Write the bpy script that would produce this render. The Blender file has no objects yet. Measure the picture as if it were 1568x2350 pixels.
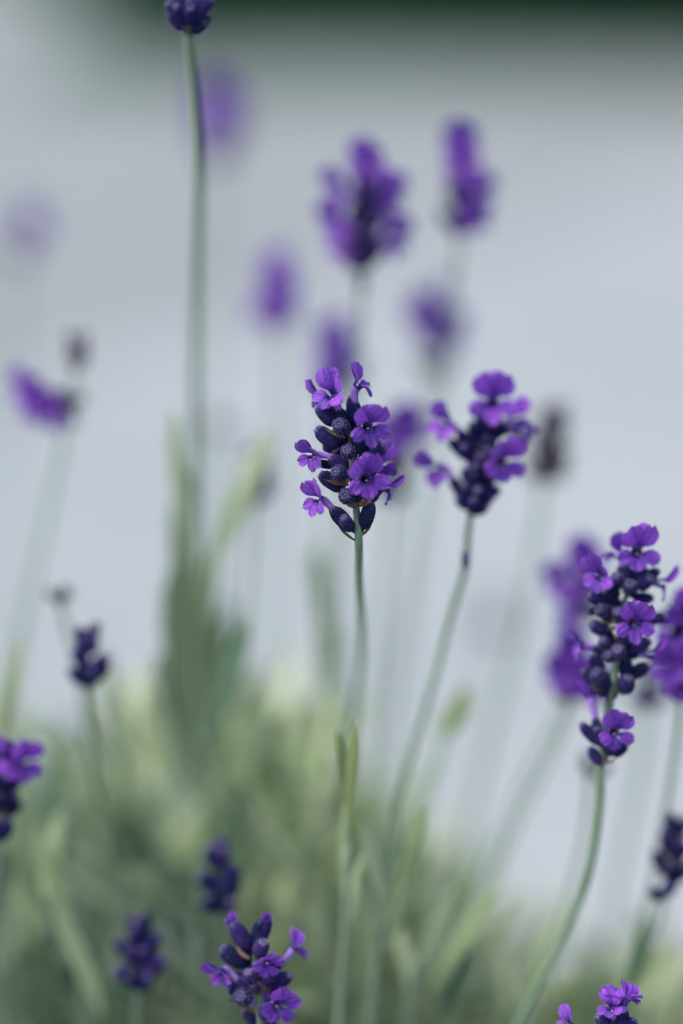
import bpy, bmesh, math, random
from mathutils import Vector, Matrix, noise
R = math.radians
scene = bpy.context.scene
col = scene.collection

# ------------------------------------------------------------------ camera
PITCH = R(14.0); CAM_H = 0.62; LENS = 85.0; FOCUS = 0.5875
cam_d = bpy.data.cameras.new('camera')
cam = bpy.data.objects.new('camera', cam_d); col.objects.link(cam)
cam.location = (0, 0, CAM_H); cam.rotation_euler = (R(90) - PITCH, 0, 0)
cam_d.sensor_fit = 'VERTICAL'; cam_d.sensor_height = 36; cam_d.sensor_width = 24
cam_d.lens = LENS; cam_d.clip_start = 0.02; cam_d.clip_end = 2000
cam_d.dof.use_dof = True; cam_d.dof.focus_distance = FOCUS; cam_d.dof.aperture_fstop = 2.0
cam_d.dof.aperture_blades = 0
scene.camera = cam

# ------------------------------------------------------------------ sky, sun, exposure
SUN_EL, SUN_AZ = R(55), R(-105)          # azimuth from +Y (view direction), negative = left
w = bpy.data.worlds.new('World'); scene.world = w; w.use_nodes = True
nt = w.node_tree; nt.nodes.clear()
sky = nt.nodes.new('ShaderNodeTexSky'); sky.sky_type = 'NISHITA'; sky.sun_disc = False
sky.sun_elevation = SUN_EL; sky.sun_rotation = SUN_AZ
sky.air_density = 1.0; sky.dust_density = 4.0; sky.ozone_density = 1.5
bg = nt.nodes.new('ShaderNodeBackground'); bg.inputs['Strength'].default_value = 0.13
wo = nt.nodes.new('ShaderNodeOutputWorld')
nt.links.new(sky.outputs[0], bg.inputs[0]); nt.links.new(bg.outputs[0], wo.inputs[0])
sun_d = bpy.data.lights.new('sun', 'SUN'); sun_d.energy = 1.3; sun_d.angle = R(28); sun_d.color = (1.0, 0.96, 0.9)
sun = bpy.data.objects.new('sun', sun_d); col.objects.link(sun)
sd = Vector((math.sin(SUN_AZ) * math.cos(SUN_EL), math.cos(SUN_AZ) * math.cos(SUN_EL), math.sin(SUN_EL)))
sun.location = sd * 30; sun.rotation_euler = sd.to_track_quat('Z', 'Y').to_euler()
vs = scene.view_settings
vs.view_transform = 'Standard'; vs.look = 'None'; vs.exposure = 0.95; vs.gamma = 1.0; vs.use_curve_mapping = False
scene.render.engine = 'CYCLES'
scene.cycles.use_denoising = True
scene.cycles.max_bounces = 8; scene.cycles.transmission_bounces = 4; scene.cycles.transparent_max_bounces = 8

# ------------------------------------------------------------------ geometry of the view (metres)
CF = Vector((0, math.cos(PITCH), -math.sin(PITCH))); CU = Vector((0, math.sin(PITCH), math.cos(PITCH))); CR = Vector((1, 0, 0))
CO = Vector((0, 0, CAM_H))
K = 1.0 / 2350 * 36.0 / LENS              # metres per unit of depth, per step of a 1568 x 2350 grid
def ray(x, y): return CF + CR * ((x - 784) * K) + CU * ((1175 - y) * K)
def at(x, y, z): return CO + ray(x, y) * z
def atY(x, y, Y):
    r = ray(x, y); return CO + r * (Y / r.y)
def cv(x, y, z): return CR * x + CU * y - CF * z          # right, up, towards the viewer

def deep(z): return z if z < FOCUS + .004 else FOCUS / (1 - (1 - FOCUS / z) * 1.48)   # depth behind the sharp head

# ------------------------------------------------------------------ helpers
def tag(o, label=None, cat=None, group=None, kind=None):
    if label: o['label'] = label
    if cat: o['category'] = cat
    if group: o['group'] = group
    if kind: o['kind'] = kind
    return o
def link(name, data, parent=None, M=None):
    o = bpy.data.objects.new(name, data); col.objects.link(o)
    if parent: o.parent = parent
    if M is not None: o.matrix_basis = M
    return o
def mesh(name, V, F, mat, uv=None, smooth=True):
    me = bpy.data.meshes.new(name); me.from_pydata([tuple(v) for v in V], [], F)
    if smooth: me.polygons.foreach_set('use_smooth', [True] * len(me.polygons))
    if mat: me.materials.append(mat)
    if uv:
        l = me.uv_layers.new(name='UVMap')
        l.data.foreach_set('uv', [c for lp in me.loops for c in uv[lp.vertex_index]])
    me.update(); return me
def grid_faces(nu, nv, wrap=False, off=0):
    F = []
    for j in range(nv - 1):
        for i in range(nu if wrap else nu - 1):
            a = off + j * nu + i; b = off + j * nu + (i + 1) % nu
            F.append((a, b, b + nu, a + nu))
    return F
def smooth01(t): t = max(0., min(1., t)); return t * t * (3 - 2 * t)
def interp(tab, t):
    for (a, b), (c, d) in zip(tab, tab[1:]):
        if t <= c: return b + (d - b) * (t - a) / max(1e-9, c - a)
    return tab[-1][1]
def catmull(P, n):
    out = []; Q = [P[0] * 2 - P[1]] + list(P) + [P[-1] * 2 - P[-2]]
    for i in range(1, len(Q) - 2):
        a, b, c, d = Q[i - 1:i + 3]
        for k in range(n):
            t = k / n
            out.append(0.5 * (2 * b + (c - a) * t + (2 * a - 5 * b + 4 * c - d) * t * t + (3 * b - 3 * c + d - a) * t ** 3))
    out.append(P[-1].copy()); return out
def basis(z, up):
    z = z.normalized(); x = up.cross(z)
    if x.length < 1e-4: x = Vector((1, 0, 0)).cross(z)
    x.normalize(); return Matrix((x, z.cross(x), z)).transposed().to_4x4()
def frame(p, z, up, s=(1, 1, 1)): return Matrix.Translation(p) @ basis(z, up) @ Matrix.Diagonal((*s, 1))

# ------------------------------------------------------------------ materials
class NM:
    def __init__(s, name):
        s.m = bpy.data.materials.new(name); s.m.use_nodes = True; s.t = s.m.node_tree; s.t.nodes.clear()
        s.out = s.n('ShaderNodeOutputMaterial'); s.b = s.n('ShaderNodeBsdfPrincipled')
        s.l(s.b.outputs[0], s.out.inputs[0])
    def n(s, k, **kw):
        q = s.t.nodes.new(k)
        for a, v in kw.items(): setattr(q, a, v)
        return q
    def l(s, a, b): s.t.links.new(a, b)
    def noise(s, scale, vec=None, detail=4, rough=.55):
        q = s.n('ShaderNodeTexNoise'); q.inputs['Scale'].default_value = scale; q.inputs['Detail'].default_value = detail
        q.inputs['Roughness'].default_value = rough
        if vec: s.l(vec, q.inputs['Vector'])
        return q.outputs[0]
    def ramp(s, fac, stops):
        q = s.n('ShaderNodeValToRGB'); e = q.color_ramp.elements
        while len(e) < len(stops): e.new(0.5)
        for k, (p, c) in enumerate(stops): e[k].position = p; e[k].color = (*c, 1)
        s.l(fac, q.inputs[0]); return q.outputs[0]
    def mix(s, fac, a, b, mode='MIX'):
        q = s.n('ShaderNodeMix', data_type='RGBA', blend_type=mode)
        for k, v in ((0, fac), (6, a), (7, b)):
            if hasattr(v, 'links'): s.l(v, q.inputs[k])
            elif k == 0: q.inputs[k].default_value = v
            else: q.inputs[k].default_value = (*v, 1)
        return q.outputs[2]
    def math(s, op, a, b=None):
        q = s.n('ShaderNodeMath', operation=op)
        for k, v in ((0, a), (1, b)):
            if v is None: continue
            if hasattr(v, 'links'): s.l(v, q.inputs[k])
            else: q.inputs[k].default_value = v
        return q.outputs[0]
    def bump(s, h, strength, dist):
        q = s.n('ShaderNodeBump'); q.inputs['Strength'].default_value = strength; q.inputs['Distance'].default_value = dist
        s.l(h, q.inputs['Height']); s.l(q.outputs[0], s.b.inputs['Normal']); return q
    def coord(s, k='Object'): return s.n('ShaderNodeTexCoord').outputs[k]
    def sep(s, v):
        q = s.n('ShaderNodeSeparateXYZ'); s.l(v, q.inputs[0]); return q.outputs
    def rnd(s): return s.n('ShaderNodeObjectInfo').outputs['Random']
    def translucent(s, colr, fac):
        t = s.n('ShaderNodeBsdfTranslucent'); s.l(colr, t.inputs[0])
        m = s.n('ShaderNodeMixShader'); m.inputs[0].default_value = fac
        s.l(s.b.outputs[0], m.inputs[1]); s.l(t.outputs[0], m.inputs[2]); s.l(m.outputs[0], s.out.inputs[0])
    def fin(s, c, rough=.6, spec=.3, sheen=0, sheen_c=(1, 1, 1)):
        if hasattr(c, 'links'): s.l(c, s.b.inputs['Base Color'])
        else: s.b.inputs['Base Color'].default_value = (*c, 1)
        s.b.inputs['Roughness'].default_value = rough; s.b.inputs['Specular IOR Level'].default_value = spec
        s.b.inputs['Sheen Weight'].default_value = sheen; s.b.inputs['Sheen Tint'].default_value = (*sheen_c, 1)
        s.b.inputs['Sheen Roughness'].default_value = .4
        return s.m

def petal_mat(name, throat, mid, edge, vein):
    s = NM(name); uv = s.coord('UV'); x, y, _ = s.sep(uv)
    c = s.ramp(y, [(0.0, throat), (0.14, throat), (0.36, mid), (0.85, edge), (1, edge)])
    n1 = s.noise(900, s.coord(), 3)
    st = s.n('ShaderNodeCombineXYZ'); s.l(s.math('MULTIPLY', x, 13), st.inputs[0]); s.l(s.math('MULTIPLY', y, 1.6), st.inputs[1]); s.l(s.rnd(), st.inputs[2])
    vn = s.noise(1.0, st.outputs[0], 2, .5)
    v = s.ramp(vn, [(0.40, (1, 1, 1)), (0.52, (0, 0, 0))])
    c = s.mix(s.math('MULTIPLY', v, 0.6), c, vein)
    c = s.mix(0.5, c, s.ramp(n1, [(0.3, (0.55, 0.5, 0.6)), (0.7, (1.0, 1.0, 1.0))]), 'MULTIPLY')
    h = s.n('ShaderNodeHueSaturation'); s.l(s.math('ADD', s.math('MULTIPLY', s.rnd(), .03), .485), h.inputs['Hue'])
    s.l(s.math('ADD', s.math('MULTIPLY', s.rnd(), .35), .85), h.inputs['Value']); s.l(c, h.inputs['Color']); c = h.outputs[0]
    s.bump(s.math('ADD', vn, s.math('MULTIPLY', n1, .6)), 0.7, 0.0004)
    m = s.fin(c, .5, .25, .12, (.8, .6, 1)); s.translucent(c, .32); return m
PETAL = petal_mat('petal_violet', (0.045, 0.022, 0.26), (0.215, 0.062, 0.53), (0.31, 0.108, 0.63), (0.10, 0.028, 0.32))
s = NM('corolla_tube'); uv = s.coord('UV'); x, y, _ = s.sep(uv)
wv = s.n('ShaderNodeTexWave'); wv.inputs['Scale'].default_value = 3.2; wv.inputs['Distortion'].default_value = 1.0; s.l(uv, wv.inputs[0])
TUBE = s.fin(s.mix(s.math('MULTIPLY', wv.outputs[1], .7), (0.34, 0.20, 0.56), (0.12, 0.04, 0.33)), .55, .25, .3, (.8, .7, 1))

def calyx_mat(name, dark, dark2, tipc, pale=.5):
    s = NM(name); oc = s.coord(); x, y, z = s.sep(oc)
    n = s.noise(5.0, oc, 5, .7); n2 = s.noise(22, oc, 2, .6)
    c = s.mix(s.ramp(n, [(0.4, (0, 0, 0)), (0.7, (1, 1, 1))]), dark, dark2)
    speck = s.ramp(n2, [(0.6, (0, 0, 0)), (0.72, (1, 1, 1))])
    c = s.mix(s.math('MULTIPLY', speck, .16), c, (0.30, 0.25, 0.52))
    rr = s.math('POWER', s.math('ADD', s.math('MULTIPLY', x, x), s.math('MULTIPLY', y, y)), .5)
    t = s.ramp(rr, [(0.0, (.8, .8, .8)), (0.16, (.7, .7, .7)), (0.24, (.1, .1, .1)), (0.33, (.15, .15, .15)), (0.40, (.9, .9, .9)), (0.5, (.55, .55, .55)), (0.62, (.06, .06, .06)), (1, (0, 0, 0))])
    t = s.math('MULTIPLY', t, s.ramp(z, [(0.0, (0, 0, 0)), (0.8, (0, 0, 0)), (0.9, (1, 1, 1))]))
    c = s.mix(s.math('MULTIPLY', t, pale), c, tipc)
    h = s.n('ShaderNodeHueSaturation'); s.l(s.math('ADD', s.math('MULTIPLY', s.rnd(), .04), .48), h.inputs['Hue'])
    s.l(s.math('ADD', s.math('MULTIPLY', s.rnd(), .7), .65), h.inputs['Value']); s.l(c, h.inputs['Color'])
    s.bump(n2, .5, .02)
    return s.fin(h.outputs[0], .75, .12, .04, (.5, .45, .9))
CALYX = calyx_mat('calyx_indigo', (0.008, 0.009, 0.060), (0.027, 0.020, 0.145), (0.30, 0.27, 0.46), .75)
CALYXD = calyx_mat('calyx_faded_grey', (0.075, 0.075, 0.10), (0.14, 0.11, 0.15), (0.30, 0.27, 0.30))
s = NM('hair_pale'); FUZZ = s.fin((0.42, 0.38, 0.62), .6, .2); s.translucent(s.mix(0.0, (0.42, 0.38, 0.62), (1, 1, 1)), .4)
s = NM('anther_pale'); ANTHER = s.fin((0.62, 0.55, 0.66), .6, .3)
s = NM('bract_brown'); oc = s.coord('UV')
BRACT = s.fin(s.ramp(s.noise(6, oc, 4), [(0.3, (0.05, 0.03, 0.03)), (0.5, (0.15, 0.09, 0.065)), (0.75, (0.40, 0.31, 0.24))]), .75, .2)
s = NM('stem_green'); oc = s.coord(); mp = s.n('ShaderNodeMapping'); mp.inputs['Scale'].default_value = (1, 1, .12); s.l(oc, mp.inputs[0])
c = s.ramp(s.noise(900, mp.outputs[0], 3), [(0.3, (0.12, 0.19, 0.12)), (0.7, (0.23, 0.31, 0.20))])
c = s.mix(s.ramp(s.noise(18, oc, 2), [(.35, (0, 0, 0)), (.7, (.6, .6, .6))]), c, (0.10, 0.185, 0.14))
STEM = s.fin(c, .7, .25, .35, (.85, .95, .9))
def leaf_mat(name, a, b, under):
    s = NM(name); oc = s.coord('UV'); x, y, _ = s.sep(oc)
    c = s.mix(s.rnd(), a, b)
    rib = s.ramp(s.math('ABSOLUTE', s.math('SUBTRACT', x, .5)), [(0.0, (1, 1, 1)), (0.07, (0, 0, 0))])
    c = s.mix(s.math('MULTIPLY', rib, .4), c, (0.30, 0.36, 0.22))
    c = s.mix(.35, c, s.ramp(s.noise(260, s.coord(), 3), [(.3, (.5, .5, .5)), (.7, (1, 1, 1))]), 'MULTIPLY')
    g = s.n('ShaderNodeNewGeometry'); c = s.mix(s.math('MULTIPLY', g.outputs['Backfacing'], .6), c, under)
    s.bump(s.noise(400, s.coord(), 3), .4, .0004)
    m = s.fin(c, .65, .3, .25, (.9, 1, .95)); s.translucent(c, .22); return m
LEAF = leaf_mat('leaf_sage', (0.26, 0.37, 0.16), (0.56, 0.66, 0.40), (0.46, 0.52, 0.34))
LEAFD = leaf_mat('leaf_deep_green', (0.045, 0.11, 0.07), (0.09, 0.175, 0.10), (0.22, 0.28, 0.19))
LEAFI = leaf_mat('leaf_inner_shade', (0.022, 0.062, 0.048), (0.045, 0.10, 0.07), (0.09, 0.14, 0.10))  # shade inside the bush, put into a darker leaf colour
LEAFG = leaf_mat('leaf_grey_green', (0.22, 0.31, 0.17), (0.35, 0.43, 0.27), (0.38, 0.45, 0.31))
LEAFY = leaf_mat('leaf_fresh_green', (0.20, 0.28, 0.09), (0.24, 0.31, 0.13), (0.34, 0.38, 0.24))

# ------------------------------------------------------------------ setting: paving, bed, lawn, hedge
def sheet(name, x0, x1, y0, y1, z, mat):
    return tag(link(name, mesh(name, [(x0, y0, z), (x1, y0, z), (x1, y1, z), (x0, y1, z)], [(0, 1, 2, 3)], mat, smooth=False)), kind='structure')
s = NM('soil'); oc = s.coord()
n = s.noise(60, oc, 8); SOIL = s.fin(s.ramp(n, [(.3, (.035, .028, .02)), (.7, (.10, .08, .06))]), .95, .1); s.bump(n, .8, .01)
s = NM('far_ground'); FARG = s.fin(s.ramp(s.noise(.6, s.coord(), 6), [(.3, (.05, .08, .04)), (.7, (.10, .12, .06))]), .95, .1)
s = NM('concrete'); oc = s.coord()
c = s.ramp(s.noise(1.1, oc, 2, .5), [(.25, (.255, .288, .300)), (.75, (.358, .392, .396))])
c = s.mix(.25, c, s.ramp(s.noise(180, oc, 6, .7), [(.3, (.6, .6, .6)), (.7, (1, 1, 1))]), 'MULTIPLY')
c = s.mix(s.ramp(s.noise(4.5, oc, 5, .6), [(.52, (0, 0, 0)), (.75, (.35, .35, .35))]), c, (.25, .29, .29))
PAVE = s.fin(c, .85, .25); s.bump(s.noise(300, oc, 4), .3, .002)
sheet('ground', -600, 600, -300, 1200, -0.012, FARG)
sheet('pavement', -12, 12, -4, 30, -0.004, PAVE)
s = NM('paving_shade'); oc = s.coord()  # shade on the far and left paving, painted in as a darker colour
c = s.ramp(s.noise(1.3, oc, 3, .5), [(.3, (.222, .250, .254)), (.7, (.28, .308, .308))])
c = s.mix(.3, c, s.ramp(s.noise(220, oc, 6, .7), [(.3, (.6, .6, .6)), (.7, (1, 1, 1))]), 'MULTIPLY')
PAVE_SHADE = s.fin(c, .9, .2); s.bump(s.noise(300, oc, 4), .5, .003)
tag(link('path', mesh('path', [(-12, -4, .0), (-2.2, -1.0, .0), (-.42, 3.3, .0), (.2, 4.6, .0), (1.2, 6.4, .0), (6, 9.0, .0), (6, 30, .0), (-12, 30, .0)], [tuple(range(8))], PAVE_SHADE, smooth=False)), kind='structure')  # sheet carrying the painted shade, laid over the paving
# planting bed: uneven soil inside a low concrete kerb
rng = random.Random(5); V = []; nx, ny = 60, 34
BX0, BX1, BY0, BY1 = -0.75, 0.75, 0.30, 1.16
for j in range(ny):
    for i in range(nx):
        x = BX0 + (BX1 - BX0) * i / (nx - 1); y = BY0 + (BY1 - BY0) * j / (ny - 1)
        V.append((x, y, 0.022 + .012 * noise.noise(Vector((x * 14, y * 14, 0))) + .004 * rng.random()))
tag(link('soil_bed', mesh('soil_bed', V, grid_faces(nx, ny), SOIL)), kind='structure')
def box(bm, x0, x1, y0, y1, z0, z1):
    m = Matrix.Translation(((x0 + x1) / 2, (y0 + y1) / 2, (z0 + z1) / 2)) @ Matrix.Diagonal((x1 - x0, y1 - y0, z1 - z0, 1))
    bmesh.ops.create_cube(bm, size=1, matrix=m)
bm = bmesh.new(); kw = .06
box(bm, BX0 - kw, BX1 + kw, BY1, BY1 + kw, -.02, .045); box(bm, BX0 - kw, BX1 + kw, BY0 - kw, BY0, -.02, .045)
box(bm, BX0 - kw, BX0, BY0, BY1, -.02, .043); box(bm, BX1, BX1 + kw, BY0, BY1, -.02, .043)
bmesh.ops.bevel(bm, geom=bm.edges[:], offset=.006, segments=2, affect='EDGES')
me = bpy.data.meshes.new('kerb'); bm.to_mesh(me); bm.free(); me.materials.append(PAVE)
tag(link('kerb', me), kind='structure')
# lawn strip beyond the paving
s = NM('lawn_soil'); LAWN = s.fin(s.ramp(s.noise(3, s.coord(), 6), [(.3, (.035, .12, .065)), (.7, (.06, .17, .09))]), .9, .1)
V = [(-1.27, 9.5, .004), (12, 7.64, .004), (12, 30, .004), (-2.2, 30, .004)]
s = NM('grass_blade'); GRASS = s.fin(s.mix(s.noise(3, s.coord(), 4), (.04, .125, .06), (.085, .20, .09)), .8, .1)
tag(link('lawn', mesh('lawn', V, [(0, 1, 2, 3)], LAWN, smooth=False)), kind='structure')
rng = random.Random(11); V = []; F = []
for k in range(26000):
    y = 8.4 + 4.4 * rng.random(); x = -1.6 + 6.2 * rng.random()
    if y < 9.5 - (x + 1.27) * .1402 + .02 or x < -1.27 - (y - 9.5) * .0454: continue
    a = rng.random() * 6.28; h = .03 + .04 * rng.random(); dx, dy = math.cos(a) * .006, math.sin(a) * .006
    i = len(V); V += [(x - dx, y - dy, .003), (x + dx, y + dy, .003), (x + rng.uniform(-.03, .03), y + rng.uniform(-.03, .03), h)]; F.append((i, i + 1, i + 2))
tag(link('grass', mesh('grass', V, F, GRASS, [(.2, 0)] * len(V))), 'short green grass strip beyond the pale paving', 'grass', kind='stuff')
# dark shrubs of the hedge
s = NM('hedge_leaf'); HEDGE = s.fin(s.mix(s.noise(6, s.coord(), 3), (.006, .030, .024), (.018, .066, .048)), .9, .05)
s = NM('bark'); BARK = s.fin(s.ramp(s.noise(40, s.coord(), 5), [(.3, (.05, .04, .03)), (.7, (.14, .11, .085))]), .9, .1)
def tube_mesh(name, P, rad, mat, ns=8, ridge=0.0):
    V = []; uv = []; n = len(P)
    for k, p in enumerate(P):
        d = (P[min(k + 1, n - 1)] - P[max(k - 1, 0)]).normalized()
        x = d.cross(Vector((0, 1, 0.01))).normalized(); y = d.cross(x)
        r = rad(k / (n - 1))
        for i in range(ns):
            a = 2 * math.pi * i / ns; q = r * (1 + ridge * math.cos(4 * a))
            V.append(p + x * (q * math.cos(a)) + y * (q * math.sin(a))); uv.append((i / ns, k / n))
    F = grid_faces(ns, n, True) + [tuple(range(ns))[::-1], tuple(range((n - 1) * ns, n * ns))]
    return mesh(name, V, F, mat, uv)
def shrub(name, label, x, y, rx, ry, h, nleaf, seed, mat, cat='shrub', group=None, lf=.085):
    rng = random.Random(seed); e = link(name, None); e.location = (x, y, 0); tag(e, label, cat, group)
    for k in range(4):
        a = rng.random() * 6.28; tip = Vector((math.cos(a) * rx * .5, math.sin(a) * ry * .5, h * .75))
        link('trunk', tube_mesh('trunk', catmull([Vector((.03 * k - .05, 0, -.02)), tip * .45 + Vector((.05, 0, .1)), tip], 5), lambda t: .028 * (1 - .7 * t), BARK, 7), e)
    V = []; F = []
    for k in range(nleaf):
        while True:
            p = Vector((rng.uniform(-1, 1), rng.uniform(-1, 1), rng.uniform(-1, 1)))
            if p.length < 1: break
        p = p * (0.35 + .65 * p.length) if rng.random() < .4 else p.normalized() * rng.uniform(.8, 1)
        p.z = math.copysign(abs(p.z) ** .55, p.z); p.x = math.copysign(abs(p.x) ** .8, p.x)
        q = 1 + .22 * noise.noise(p * 2.3 + Vector((seed, 0, 0))); p = Vector((p.x * rx * q, p.y * ry * q, h * .53 + p.z * h * .47 * q))
        d = Vector((rng.gauss(0, 1), rng.gauss(0, 1), rng.gauss(.4, 1))).normalized(); sdir = d.cross(Vector((rng.gauss(0, 1), rng.gauss(0, 1), rng.gauss(0, 1)))).normalized()
        L = lf * rng.uniform(.7, 1.3); i = len(V)
        V += [p, p + d * L * .5 + sdir * L * .28, p + d * L, p + d * L * .5 - sdir * L * .28]; F.append((i, i + 1, i + 2, i + 3))
    link('crown', mesh('crown', V, F, mat), e)
    return e
hz = [(-.50, 10.6, .62, .6, 1.0, 'low rounded dark green hedge shrub at the open end of the row'),
      (.45, 10.2, .75, .7, 1.35, 'dark green hedge shrub between the low one and the taller shrubs'),
      (1.35, 9.5, .80, .75, 1.6, 'tall dark green hedge shrub standing forward on the grass'),
      (2.4, 9.1, .9, .8, 1.8, 'tallest dark green hedge shrub at the far end of the row')]
for k, (x, y, rx, ry, h, lb) in enumerate(hz): shrub('hedge_shrub', lb, x * 1.1, y * 1.1, rx * 1.1, ry, h, 8000, 20 + k, HEDGE, 'shrub', 'dark hedge shrubs beyond the lawn')
# ------------------------------------------------------------------ lavender pieces (millimetres -> metres)
MM = .001
def petal(th, phi, L, wm, beta, seed, notch, curl, cup):
    rng = random.Random(seed); p = [rng.random() * 6.28 for _ in range(8)]
    nu, nv, Rt = 11, 13, 1.35
    tab = [(0., Vector((Rt, 0.)))]; r_, z_ = Rt, 0.; steps = 60
    rad = Vector((math.cos(th), math.sin(th), 0)); tan = Vector((-math.sin(th), math.cos(th), 0)); Z = Vector((0, 0, 1))
    cl = [(Rt, 0., 0.)]
    for k in range(steps):
        t = (k + .5) / steps; ang = beta * smooth01(t / .6) + curl * t ** 3
        r_ += math.sin(ang) * L / steps; z_ += math.cos(ang) * L / steps; cl.append((r_, z_, ang))
    w0 = Rt * math.sin(phi)
    def wid(l): return interp([(0, w0), (.2, w0 * 1.05), (.42, wm * .86), (.62, wm), (.78, wm * .93), (.9, wm * .74), (1, wm * .42)], l)
    V = []; uv = []
    for j in range(nv):
        v = j / (nv - 1)
        for i in range(nu):
            u = -1 + 2 * i / (nu - 1)
            l = v * (1 - .16 * abs(u) ** 3 - notch * math.exp(-(u / .28) ** 2) * v ** 4 + .035 * v ** 5 * math.sin(9 * u + p[0]))
            f = l * steps; k = min(int(f), steps - 1); a, b = cl[k], cl[k + 1]; f -= k
            rr, zz, ang = a[0] + (b[0] - a[0]) * f, a[1] + (b[1] - a[1]) * f, a[2] + (b[2] - a[2]) * f
            w_ = wid(l); N = Z * math.sin(ang) - rad * math.cos(ang)
            P = rad * rr + Z * zz + tan * (w_ * u) - rad * (Rt * (1 - math.cos(phi * u)) * (1 - l) ** 2)
            ruf = l * 1.7 * (.16 * math.sin(4 * u + 3 * l + p[1]) + .12 * math.sin(7.5 * u - 4 * l + p[2])) + l * l * .13 * math.sin(13 * u + p[3]) + .05 * l * math.sin(17 * l + 5 * u + p[4])
            P += N * (cup * w_ * u * u * l + ruf - .16 * math.exp(-(u / .2) ** 2) * l * (1 - .5 * l))
            V.append(P * MM); uv.append((.5 + .5 * u, l))
    return mesh('petal', V, grid_faces(nu, nv), PETAL, uv)
def corolla(seed, openness=1.0):
    rng = random.Random(seed * 7 + 1); j = lambda a: rng.uniform(-a, a)
    o = openness; L = []
    for sg in (-1, 1):
        L.append(petal(R(90 + sg * (31 + j(3))), R(35), 7.5 + j(.6), 3.0 + j(.3), R((46 + j(10)) * o), rng.random(), .10, R(j(25)), -.10 + j(.12)))
    for a in (-60, 0, 60):
        L.append(petal(R(-90 + a + j(6)), R(28), (5.5 if a else 5.0) + j(.5), 1.85 + j(.2), R((80 if a else 95) * o + j(10)), rng.random(), .04, R(10 + j(25)), -.08 + j(.12)))
    V = []; uv = []; ns, nv = 24, 9
    for k in range(nv):
        t = k / (nv - 1)
        for i in range(ns):
            a = 2 * math.pi * i / ns; r = interp([(0, .75), (.3, .85), (.6, 1.08), (.85, 1.24), (1, 1.35)], t) * (1 + .03 * math.cos(10 * a))
            V.append(Vector((r * math.cos(a), r * math.sin(a), -5.0 * (1 - t))) * MM); uv.append((i / ns * 1.0, t))
    tube = mesh('corolla', V, grid_faces(ns, nv, True), TUBE, uv)
    st = bmesh.new(); bmesh.ops.create_icosphere(st, subdivisions=2, radius=.26 * MM, matrix=Matrix.Translation((0, -.55 * MM, .1 * MM)) @ Matrix.Diagonal((1.3, .8, 1, 1)))
    sm = bpy.data.meshes.new('stamen'); st.to_mesh(sm); st.free(); sm.materials.append(ANTHER)
    return tube, L, sm
COR = [corolla(k) for k in range(9)]
CLOSED = [corolla(50 + k, .12) for k in range(2)]
def one_mesh(c):                     # the whole flower as one mesh, for those far out of focus
    bm = bmesh.new()
    for m in [c[0]] + c[1]: bm.from_mesh(m)
    me = bpy.data.meshes.new('flower'); bm.to_mesh(me); bm.free(); me.materials.append(PETAL)
    return me
COR1 = [one_mesh(c) for c in COR]
def calyx_mesh(seed, mat, open_):    # unit length along Z, unit radius
    rng = random.Random(seed); V = []; ns = 52; ph = rng.random() * 6
    prof = [(-.16, .16), (-.05, .2), (0, .34), (.05, .62), (.15, .84), (.3, .96), (.5, 1.0), (.68, .97), (.82, .86), (.90, .70), (.945, .55), (1.0, .47)]
    prof += [(.97, .36), (.80, .34)] if open_ else [(1.02, .42), (1.0, .36), (.96, .30), (.96, .22), (1.0, .14), (1.01, .02)]
    for k, (z, r) in enumerate(prof):
        for i in range(ns):
            a = 2 * math.pi * i / ns
            rib = 1 + .055 * math.cos(13 * a) * smooth01(z / .2) * (1 if z < .95 else .4)
            lob = .05 * math.cos(5 * a + ph) * smooth01((z - .85) / .15) if k < 12 else 0
            wob = 1 + .06 * noise.noise(Vector((math.cos(a), math.sin(a), z * 2 + seed)))
            V.append((r * rib * wob * math.cos(a), r * rib * wob * math.sin(a), z + lob))
    F = grid_faces(ns, len(prof), True)
    return mesh('calyx' if open_ else 'bud', V, F, mat)
def fuzz_mesh(seed):
    rng = random.Random(seed); V = []; F = []
    for k in range(380):
        z = rng.random() ** .6; a = rng.random() * 6.283
        r = interp([(0, .34), (.05, .62), (.15, .84), (.3, .96), (.5, 1.0), (.68, .97), (.82, .86), (.91, .70), (1, .46)], z)
        n = Vector((math.cos(a), math.sin(a), .12 + (.6 if z > .85 else 0))); t = Vector((-math.sin(a), math.cos(a), 0))
        p = Vector((r * math.cos(a) * .99, r * math.sin(a) * .99, z)); L = rng.uniform(.10, .24)
        d = (n + Vector((rng.gauss(0, .5), rng.gauss(0, .5), rng.gauss(.0, .35)))).normalized(); d.z *= .35
        i = len(V); V += [p - t * .011, p + t * .011, p + d * L]; F.append((i, i + 1, i + 2))
    return mesh('fuzz', V, F, FUZZ, smooth=False)
BUDS = {False: [calyx_mesh(k, CALYX, False) for k in range(4)], True: [calyx_mesh(k, CALYXD, False) for k in range(3)]}
CALS = [calyx_mesh(20 + k, CALYX, True) for k in range(3)]
FUZZM = [fuzz_mesh(k) for k in range(3)]
def bract_mesh(seed):                # unit length along +Y, width about .6, cupped
    rng = random.Random(seed); V = []; uv = []; nu, nv = 7, 9
    for j in range(nv):
        v = j / (nv - 1); wd = .24 * math.sin(math.pi * min(1, v * .92 + .08)) ** .75 * (1 - .35 * v)
        for i in range(nu):
            u = -1 + 2 * i / (nu - 1)
            V.append((u * wd, v, .22 * u * u * wd * 3 - .18 * v * v + .03 * math.sin(8 * v + 4 * u + seed))); uv.append((.5 + u / 2, v))
    return mesh('bract', V, grid_faces(nu, nv), BRACT, uv)
BRM = [bract_mesh(k) for k in range(3)]
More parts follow.
